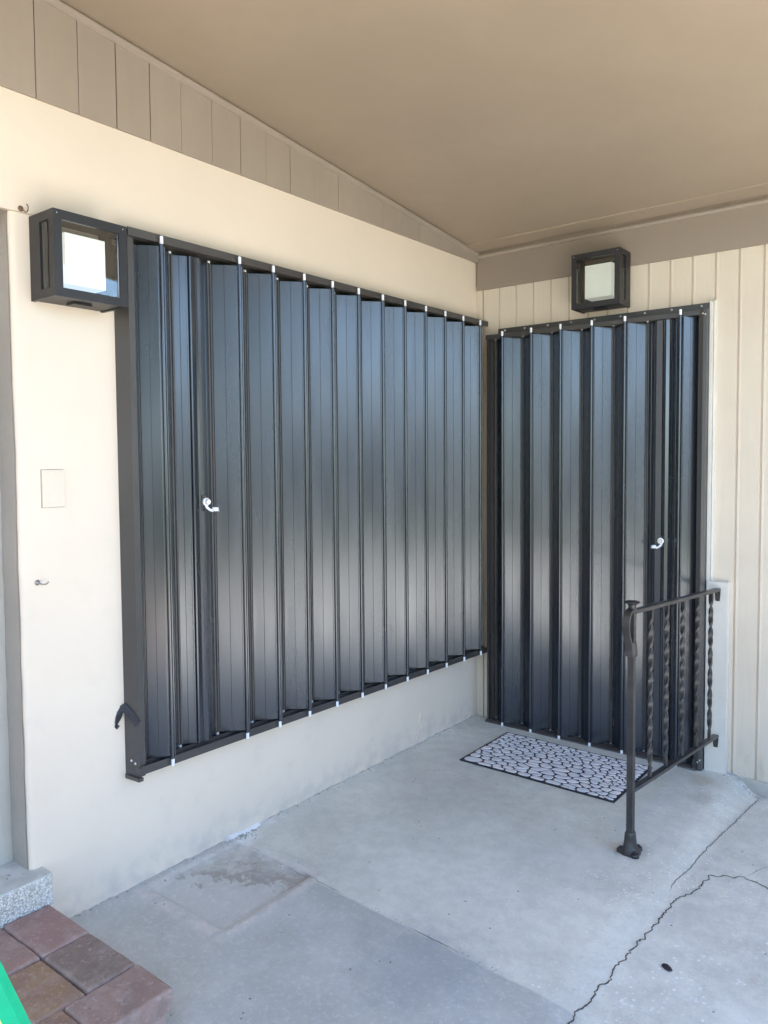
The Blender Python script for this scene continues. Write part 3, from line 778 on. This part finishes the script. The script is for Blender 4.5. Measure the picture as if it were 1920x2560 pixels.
# ------------------------------------------------------------------ cover plate, hooks
cp = thing('cover_plate', 'blank cream electrical cover plate with two screws on stucco wall', 'cover plate', (0, -2.4795, 1.3705))
bm = B(); box(bm, .0005, .006, -2.5145, -2.4445, 1.3135, 1.4275); finish('plate', bm, MAT['plate'], cp, bevel=.002, seg=2)
for z in (1.3285, 1.4125):
    bm = B(); lathe(bm, [(.0042, 0), (.0042, .0012), (.003, .0018)], (.006, -2.4795, z), 'x', 12); finish('screw', bm, MAT['plate'], cp, True)
bm = B(); box(bm, -.0005, .0011, -2.5165, -2.4425, 1.3115, 1.4290); finish('caulk_line', bm, MAT['reveal'], cp)
reparent(cp)
def hook(label, c, kind):
    t = thing('cup_hook', label, 'hook', c, 'hooks screwed into the stucco wall')
    m = MAT['rust'] if kind else MAT['steel']
    bm = B(); lathe(bm, [(.0075, 0), (.0085, .0015), (.006, .005), (.0025, .007)], c, 'x', 12); finish('rosette', bm, m, t, True)
    x, y, z = c
    if kind: pts = [(x+.004, y, z)] + [(x+.012+.010*math.sin(a), y+.010+.002*math.sin(a), z+.001-.012*math.cos(a)) for a in [k*.35 for k in range(0, 9)]]
    else: pts = [(x+.004, y, z), (x+.010, y+.004, z-.003), (x+.018, y+.009, z-.005), (x+.026, y+.014, z-.004), (x+.031, y+.017, z), (x+.032, y+.018, z+.004)]
    bm = B(); tube(bm, pts, .0017 if kind else .0021, 8); finish('hook_wire', bm, m, t, True)
    reparent(t)
hook('rusty curled cup hook above and left of the bright lamp', (0.001, -2.553, 2.196), 1)
hook('small grey hook on the stucco below the cover plate', (0.001, -2.537, 1.087), 0)

# ------------------------------------------------------------------ iron railing
rl = thing('iron_railing', 'short black wrought iron railing with twisted bars by the door', 'railing', (1.257, -.985, 0))
I = MAT['iron']
px, py = 1.257, -.985
wx, wy = 1.300, -.036
dirv = Vector((wx-px, wy-py, 0)).normalized(); ang = math.atan2(dirv.y, dirv.x); nrm = Vector((-dirv.y, dirv.x, 0))
def rotbox(bm, c, hx, hy, z0, z1, a=ang):
    ca, sa = math.cos(a), math.sin(a)
    pts = [(c[0]+x*ca-y*sa, c[1]+x*sa+y*ca) for x, y in ((-hx, -hy), (hx, -hy), (hx, hy), (-hx, hy))]
    prism(bm, pts, z0, z1)
bm = B(); rotbox(bm, (px, py), .0115, .0115, .02, .905); finish('post', bm, I, rl, bevel=.0012)
bm = B(); lathe(bm, [(.0135, .0), (.014, .012), (.015, .018), (.027, .024), (.028, .027), (.022, .030), (.001, .031)], (px, py, .903), 'z', 20); finish('post_cap', bm, I, rl, True)
def along(t, z): return (px+(wx-px)*t, py+(wy-py)*t, z)
bm = B(); P0 = Vector(along(.008, .893)); P1 = Vector(along(1.0, .848))
tube(bm, [P0, P1], 0, flat=(.013, .026), side=(0, 0, 1)); finish('top_rail', bm, I, rl, bevel=.0015)
bm = B(); Q0 = Vector(along(.008, .232)); Q1 = Vector(along(1.0, .170))
tube(bm, [Q0, Q1], 0, flat=(.013, .024), side=(0, 0, 1)); finish('bottom_rail', bm, I, rl, bevel=.0015)
for e in (P1, Q1):
    bm = B(); tube(bm, [e+Vector((0, .001, .004)), e+Vector((0, .001, -.030)), e+Vector((0, .001, -.052))], 0, flat=[(.026, .008), (.022, .008), (.018, .007)], side=(1, 0, 0))
    lathe(bm, [(.005, 0), (.004, .003), (.001, .004)], tuple(e+Vector((0, -.003, -.036))), 'y', 8)
    finish('wall_bracket', bm, I, rl, bevel=.001)
# scroll (lamb's tongue) that drops from the rail end down the post
bm = B(); path, fl = [], []
pts2 = [(.012, .899), (-.012, .902), (-.036, .892), (-.050, .868), (-.051, .842), (-.043, .812), (-.031, .786), (-.024, .765), (-.024, .748), (-.028, .735)]
cat = []
for i in range(len(pts2)-1):
    p0 = pts2[max(i-1, 0)]; p1 = pts2[i]; p2 = pts2[i+1]; p3 = pts2[min(i+2, len(pts2)-1)]
    for k in range(4):
        t = k/4; cat.append(tuple(.5*((2*p1[j])+(-p0[j]+p2[j])*t+(2*p0[j]-5*p1[j]+4*p2[j]-p3[j])*t*t+(-p0[j]+3*p1[j]-3*p2[j]+p3[j])*t**3) for j in (0, 1)))
cat.append(pts2[-1])
for i, (s, z) in enumerate(cat):
    path.append(Vector((px, py, 0))+dirv*s+Vector((0, 0, z))); f = i/len(cat); fl.append((.026+.008*sst(f, .7, 1), .009+.004*sst(f, .6, 1)))
tube(bm, path, 0, flat=fl, side=tuple(nrm)); finish('scroll', bm, I, rl, True, bevel=.0015)
bm = B(); lathe(bm, [(.018, 0), (.0205, .004), (.019, .030), (.0165, .05), (.0165, .052)], (px, py, .732), 'z', 4*5); finish('collar', bm, I, rl, True)
# foot
bm = B(); rings = []
for z, hx, rr in ((.0, .036, .5), (.008, .036, .5), (.016, .030, .45), (.030, .022, .3), (.060, .0185, .25), (.076, .0175, .25), (.082, .0145, .2)):
    ring = []
    for k in range(24):
        a = 2*math.pi*k/24+ang; c_, s_ = math.cos(a-ang), math.sin(a-ang); p = 4 if z > .02 else 2.6
        rad = hx/((abs(c_)**p+abs(s_)**p)**(1/p)); ring.append(bm.verts.new((px+rad*math.cos(a), py+rad*math.sin(a), z+hfloor(px, py)-.001)))
    rings.append(ring)
for A, D in zip(rings, rings[1:]):
    for k in range(24): bm.faces.new((A[k], A[(k+1) % 24], D[(k+1) % 24], D[k]))
bm.faces.new(rings[0][::-1]); bm.faces.new(rings[-1]); ft = finish('foot', bm, I, rl, True)
for s, off in ((-1, Vector((-.030, -.012, 0))), (1, Vector((.016, .036, 0))), (1, Vector((.026, -.024, 0)))):
    bm = B(); lathe(bm, [(.016, 0), (.016, .008), (.013, .012), (.007, .013), (.007, .018), (.004, .020)], (px+off.x, py+off.y, .001), 'z', 14); finish('bolt_ear', bm, I, ft, True)
# twisted bars
for j, t in enumerate((.185, .355, .540, .725, .905)):
    bm = B(); c = Vector(along(t, 0)); z0 = .232+(.170-.232)*t+.010; z1 = .893+(.848-.893)*t-.005
    n = 90; rings = []
    for i in range(n+1):
        f = i/n; z = z0+(z1-z0)*f; tw = sst(f, .06, .94)*0+max(0, min(1, (f-.05)/.9)); a = ang+tw*2*math.pi*3.2
        hw_, ht = .0090, .0052
        rings.append([bm.verts.new((c.x+x*math.cos(a)-y*math.sin(a), c.y+x*math.sin(a)+y*math.cos(a), z)) for x, y in ((-hw_, -ht), (hw_, -ht), (hw_, ht), (-hw_, ht))])
    for A, D in zip(rings, rings[1:]):
        for k in range(4): bm.faces.new((A[k], A[(k+1) % 4], D[(k+1) % 4], D[k]))
    bm.faces.new(rings[0][::-1]); bm.faces.new(rings[-1]); o = finish('twisted_bar', bm, I, rl, True)
reparent(rl)

# ------------------------------------------------------------------ pebble door mat
mt = thing('door_mat', 'black rubber door mat with white pebble pattern in front of door shutter', 'door mat', (.67, -.395, 0))
X0, X1, Y0, Y1 = .286, 1.055, -.630, -.166
zf = .0035
bm = B(); box(bm, X0, X1, Y0, Y1, .002, .0075); bmesh.ops.subdivide_edges(bm, edges=[e for e in bm.edges if abs(e.verts[0].co.z-e.verts[1].co.z) < 1e-5], cuts=12, use_grid_fill=True)
for v in bm.verts: v.co.x += .0012*nz(v.co.y*20, 1); v.co.y += .0012*nz(v.co.x*20, 2); v.co.z += hfloor(v.co.x, v.co.y)
finish('rubber_base', bm, MAT['rubber'], mt)
rng_ = np.random.default_rng(4)
sx_ = 1.0; sy_ = 1.55                                    # stretch so that cells come out long in x
W_, H_ = (X1-X0-.012)*sx_, (Y1-Y0-.012)*sy_
npts = 205
P = rng_.random((npts, 2))*[W_, H_]
G = np.stack(np.meshgrid(np.linspace(0, W_, 200), np.linspace(0, H_, 190)), -1).reshape(-1, 2)
for it in range(3):
    idx = np.argmin(((G[:, None, :]-P[None])**2).sum(-1), 1) if npts*len(G) < 2.5e7 else None
    for k in range(npts):
        q = G[idx == k]
        if len(q): P[k] = P[k]*.35+q.mean(0)*.65
def clip(poly, a, n):
    out = []
    for i in range(len(poly)):
        p, q = poly[i], poly[(i+1) % len(poly)]; dp, dq = (p-a)@n, (q-a)@n
        if dp <= 0: out.append(p)
        if (dp < 0) != (dq < 0) and dp != dq: out.append(p+(q-p)*dp/(dp-dq))
    return out
bm = B()
for k in range(npts):
    poly = [np.array(c, float) for c in ((0, 0), (W_, 0), (W_, H_), (0, H_))]
    dd = ((P-P[k])**2).sum(1)
    for j in np.argsort(dd)[1:16]:
        n_ = P[j]-P[k]; poly = clip(poly, (P[k]+P[j])/2, n_)
        if len(poly) < 3: break
    if len(poly) < 3: continue
    Q = np.array(poly)/[sx_, sy_]; c = Q.mean(0)
    mind = min(np.linalg.norm(Q[(i+1) % len(Q)]-Q[i]) for i in range(len(Q)))
    for _ in range(3): Q = np.concatenate([np.stack([Q*.75+np.roll(Q, -1, 0)*.25, Q*.25+np.roll(Q, -1, 0)*.75], 1).reshape(-1, 2)])
    c = Q.mean(0); rad = np.linalg.norm(Q-c, axis=1); Q = c+(Q-c)*((rad-.0030)/rad)[:, None]*rng_.uniform(.95, 1.0)
    hh = rng_.uniform(.0022, .0034); rings = []
    for s, z in ((1.0, .0), (.985, hh*.5), (.90, hh*.85), (.6, hh)):
        rings.append([bm.verts.new((X0+.006+(c[0]+(p[0]-c[0])*s), Y0+.006+(c[1]+(p[1]-c[1])*s), .0072+z+hfloor(X0+c[0], Y0+c[1]))) for p in Q])
    m = len(Q)
    for A, D in zip(rings, rings[1:]):
        for i in range(m): bm.faces.new((A[i], A[(i+1) % m], D[(i+1) % m], D[i]))
    bm.faces.new(rings[-1])
pb = NB('printed_pebble'); vcol = pb.noise(9, 3); pb.col(pb.mix(pb.rng(vcol, .35, .65), (.78, .77, .80), (.92, .88, .89)))
pb.set(Roughness=.5); pb.bump(pb.noise(300, 3), .2, .001)
finish('pebble_relief', bm, pb.m, mt, True)
reparent(mt)

# ------------------------------------------------------------------ brick step
st = thing('brick_step', 'low step of worn red brown pavers in bottom left corner', 'step', (.35, -2.8, 0))
red = (.30, .17, .145); red2 = (.335, .205, .18); dk = (.20, .135, .115); och = (.30, .185, .10)
PM = [paver_mat(0, red2, (.29, .175, .155), (.25, .155, .14)), paver_mat(1, (.24, .17, .14), (.185, .14, .12), (.27, .18, .15)), paver_mat(2, (.28, .18, .15), (.24, .17, .15), (.34, .215, .18)),
      paver_mat(3, (.32, .20, .17), (.25, .16, .14), dk), paver_mat(4, (.27, .165, .115), och, (.23, .125, .09)), paver_mat(5, (.29, .17, .10), (.24, .145, .10), dk), paver_mat(6, (.40, .26, .22), (.35, .22, .19), (.46, .33, .29))]
def paver(x0, x1, y0, y1, z0, z1, m, seed):
    bm = B(); g = .0018; box(bm, x0+g, x1-g, y0+g, y1-g, z0, z1)
    bmesh.ops.bevel(bm, geom=bm.edges[:], offset=.009, segments=3, affect='EDGES', profile=.5)
    bmesh.ops.subdivide_edges(bm, edges=[e for e in bm.edges if e.calc_length() > .05], cuts=22, use_grid_fill=True)
    for v in bm.verts:
        v.co.z += .0012*nz(v.co.x*90, v.co.y*90, seed)
        n_ = Vector((nz(v.co.x*35, v.co.y*35, seed+v.co.z*35), nz(v.co.y*35, v.co.z*35, seed+4), .8*nz(v.co.x*14, v.co.y*14, seed)))
        v.co += n_*.0038
    finish('paver', bm, m, st, True)
k = 0
for (x0, x1, y0, y1, mi) in ((.060, .288, -2.705, -2.560, 0), (.288, .515, -2.705, -2.560, 1), (.515, .672, -2.775, -2.560, 2), (.060, .288, -2.850, -2.705, 3), (.288, .515, -2.850, -2.705, 4), (.515, .672, -2.992, -2.775, 5),
                       (.060, .288, -2.995, -2.850, 1), (.288, .515, -2.995, -2.850, 0), (.515, .672, -3.21, -2.992, 3), (.060, .288, -3.14, -2.995, 2), (.288, .515, -3.14, -2.995, 3)):
    k += 1; paver(x0, x1, y0, y1, .061, .121+.0012*math.sin(k*2.3), PM[mi], k*3.1)
for (x0, x1, y0, y1, mi) in ((.44, .660, -2.70, -2.575, 6), (.44, .660, -2.83, -2.70, 3), (.44, .660, -2.96, -2.83, 6), (.44, .660, -3.2, -2.96, 2), (.062, .44, -2.80, -2.575, 2), (.062, .44, -3.14, -2.80, 3)):
    k += 1; paver(x0, x1, y0, y1, .001, .060, PM[mi], k*2.7)
reparent(st)

# ------------------------------------------------------------------ green ladder corner at lower left
gr = simple('green_fibreglass', (.008, .46, .22), .35, 0, .06, 20, .1); ye = simple('yellow_sticker', (.90, .82, .25), .4, 0, .05)
ld = thing('stepladder', 'bright green stepladder rail with yellow sticker at lower left edge', 'ladder', (1.10, -3.1, 0))
Lh = Vector((-.79, -.61, 0)); Sh = Vector((.61, -.79, 0)); lean = .445
def lad_pt(s, l, z, back=False):
    """s along the steps, l across the rail, z height"""
    return Vector((1.208, -2.962, 0))+Sh*s+Lh*(l+(lean*z if not back else .98-.25*z))+Vector((0, 0, z))
def slab(bm, s0, s1, l0, l1, z0, z1, back=False):
    v = [bm.verts.new(lad_pt(s, l, z, back)) for z in (z0, z1) for s, l in ((s0, l0), (s1, l0), (s1, l1), (s0, l1))]
    for f in ((3,2,1,0),(4,5,6,7),(0,1,5,4),(1,2,6,5),(2,3,7,6),(3,0,4,7)): bm.faces.new([v[i] for i in f])
for s0 in (0, .42):
    bm = B(); slab(bm, s0, s0+.022, .0, .062, .0, 1.22); finish('front_rail', bm, gr, ld, bevel=.003)
    bm = B(); slab(bm, s0, s0+.020, -.03, .0, .02, 1.2, True); finish('rear_rail', bm, gr, ld, bevel=.003)
    bm = B(); slab(bm, s0-.004, s0+.026, -.004, .066, -.0, .03); finish('foot', bm, MAT['rubber'], ld, bevel=.003)
bm = B(); slab(bm, .0222, .0234, .030, .0605, .38, .565); finish('sticker', bm, ye, ld)
for z in (.24, .86):
    bm = B(); slab(bm, .0225, .4195, .005, .057, z, z+.025); finish('step', bm, MAT['steel'], ld, bevel=.003)
bm = B(); slab(bm, -.01, .452, -.05, .16, 1.2205, 1.26); finish('top_cap', bm, gr, ld, bevel=.004)
reparent(ld)

# ------------------------------------------------------------------ small litter
bm = B(); bmesh.ops.create_icosphere(bm, subdivisions=3, radius=1, matrix=Matrix.Translation((1.574, -1.542, hfloor(1.574, -1.542)+.003)) @ Matrix.Rotation(R(-35), 4, 'Z') @ Matrix.Diagonal((.018, .0115, .004, 1)))
for v in bm.verts: v.co += Vector((1, 1, 0))*.0016*nz(v.co.x*120, v.co.y*120)
tag(finish('flat_stone', bm, MAT['rubber'], None, True), 'small flat dark oval pebble lying on the driveway side concrete', 'pebble')
bm = B(); tube(bm, [(1.622+.045*t, -1.80-.03*t-.01*t*t, hfloor(1.64, -1.81)+.003+.003*math.sin(3*t)) for t in [k/6 for k in range(7)]], [.0022, .003, .0028, .0024, .002, .0016, .001], 6)
tag(finish('twig', bm, MAT['rust'], None, True), 'short dark twig near the bottom edge of the concrete', 'twig')

# ------------------------------------------------------------------ street side seen only as reflections
def leaf_mat(n, a, b_):
    q = NB(n); q.col(q.mix(q.rng(q.noise(1.2, 4), .3, .7), a, b_)); q.set(Roughness=.6); return q.m
LM = [leaf_mat('leaf_deep', (.03, .055, .018), (.06, .095, .03)), leaf_mat('leaf_mid', (.05, .08, .02), (.09, .12, .04))]
bark = simple('bark', (.12, .09, .07), .9, 0, .25, 15, .5)
def tree(label, x, y, h, rad, mi):
    t = thing('broadleaf_tree', label, 'tree', (x, y, -.12), 'trees along the street')
    bm = B(); pts = [(.05*math.sin(z), .04*math.cos(2*z), z) for z in [h*.62*k/7 for k in range(8)]]
    tube(bm, pts, [h*.035*(1-.09*k) for k in range(8)], 8)
    for a in range(5):
        an = a*1.27; tube(bm, [(0, 0, h*.35), (rad*.35*math.cos(an), rad*.35*math.sin(an), h*.55), (rad*.7*math.cos(an), rad*.7*math.sin(an), h*.75)], [h*.018, h*.012, h*.005], 6)
    finish('trunk', bm, bark, t, True)
    bm = B(); blobs = [(random.gauss(0, rad*.42), random.gauss(0, rad*.42), h*.68+random.gauss(0, h*.13), rad*random.uniform(.28, .5)) for _ in range(16)]
    for _ in range(2600):
        b_ = random.choice(blobs); d = Vector([random.gauss(0, 1) for _ in range(3)]).normalized()*b_[3]*random.uniform(.6, 1.05)
        c = Vector(b_[:3])+d; s = random.uniform(.08, .2); u = Vector([random.gauss(0, 1) for _ in range(3)]).normalized(); v = u.orthogonal().normalized()
        bm.faces.new([bm.verts.new(c+u*s*p+v*s*q) for p, q in ((-1, 0), (0, -.5), (1, 0), (0, .5))])
    finish('crown', bm, LM[mi], t)
tree('round yard tree reflected in the shutters', 5.7, -9.0, 5.8, 1.75, 0)
tree('darker street tree across the road left of the pale house', 9.5, -21, 4.6, 2.0, 0)
tree('taller street tree at the far side of the lawn', 29, -7, 6.5, 2.8, 1)
def shrub(label, x, y, r, h):
    bm = B()
    for _ in range(3600):
        d = Vector([random.gauss(0, 1) for _ in range(3)]).normalized(); k_ = random.uniform(.75, 1.08)*(1+.25*nz(d.x*2+x, d.y*2, d.z*2))
        c = Vector((x+d.x*r*k_, y+d.y*r*k_, -.1+h*.5+d.z*h*.5*k_)); s_ = random.uniform(.03, .07)
        u = Vector([random.gauss(0, 1) for _ in range(3)]).normalized(); v = u.orthogonal().normalized()
        bm.faces.new([bm.verts.new(c+u*s_*p+v*s_*q) for p, q in ((-1, 0), (0, -.5), (1, 0), (0, .5))])
    tag(finish('shrub', bm, LM[0]), label, 'shrub', 'shrubs at the driveway edge')
shrub('round shrub nearest the porch corner, seen as a blurred reflection', 4.7, -6.6, .75, 1.35)
shrub('wider shrub behind the round one, seen as a blurred reflection', 6.9, -7.4, .95, 1.25)
shrub('low shrub by the driveway, seen as a blurred reflection', 9.2, -6.2, .7, .9)
hs = thing('neighbour_house', 'pale single storey house across the road', 'house', (24, -17, -.12))
hm = paint('neighbour_stucco', (.62, .56, .48), .05, .8, 2)
bm = B(); box(bm, -4, 4, -7, 7, 0, 2.7); finish('wall', bm, hm, hs)
bm = B(); v = [bm.verts.new(p) for p in ((-4.6, -7.6, 2.7), (4.6, -7.6, 2.7), (4.6, 7.6, 2.7), (-4.6, 7.6, 2.7), (0, -5, 3.9), (0, 5, 3.9))]
for f in ((0,1,4),(1,2,5,4),(2,3,5),(3,0,4,5),(3,2,1,0)): bm.faces.new([v[i] for i in f])
finish('roof', bm, simple('neighbour_roof', (.22, .18, .15), .9, 0, .2, 5), hs)
for y in (-4.5, -1, 4):
    bm = B(); box(bm, -4.05, -4.002, y-.8, y+.8, .9, 2.1); finish('window', bm, MAT['bronze'], hs)
hg = B()
for _ in range(6000):
    y = random.uniform(-15, 4); c = Vector((11.3+random.gauss(0, .25), y, -.1+random.uniform(0, .75+.12*math.sin(y*2)))); s = random.uniform(.05, .10)
    u = Vector([random.gauss(0, 1) for _ in range(3)]).normalized(); v = u.orthogonal().normalized()
    hg.faces.new([hg.verts.new(c+u*s*p+v*s*q) for p, q in ((-1, 0), (0, -.5), (1, 0), (0, .5))])
tag(finish('hedge', hg, LM[0]), 'low clipped hedge along the front of the lot', 'hedge')
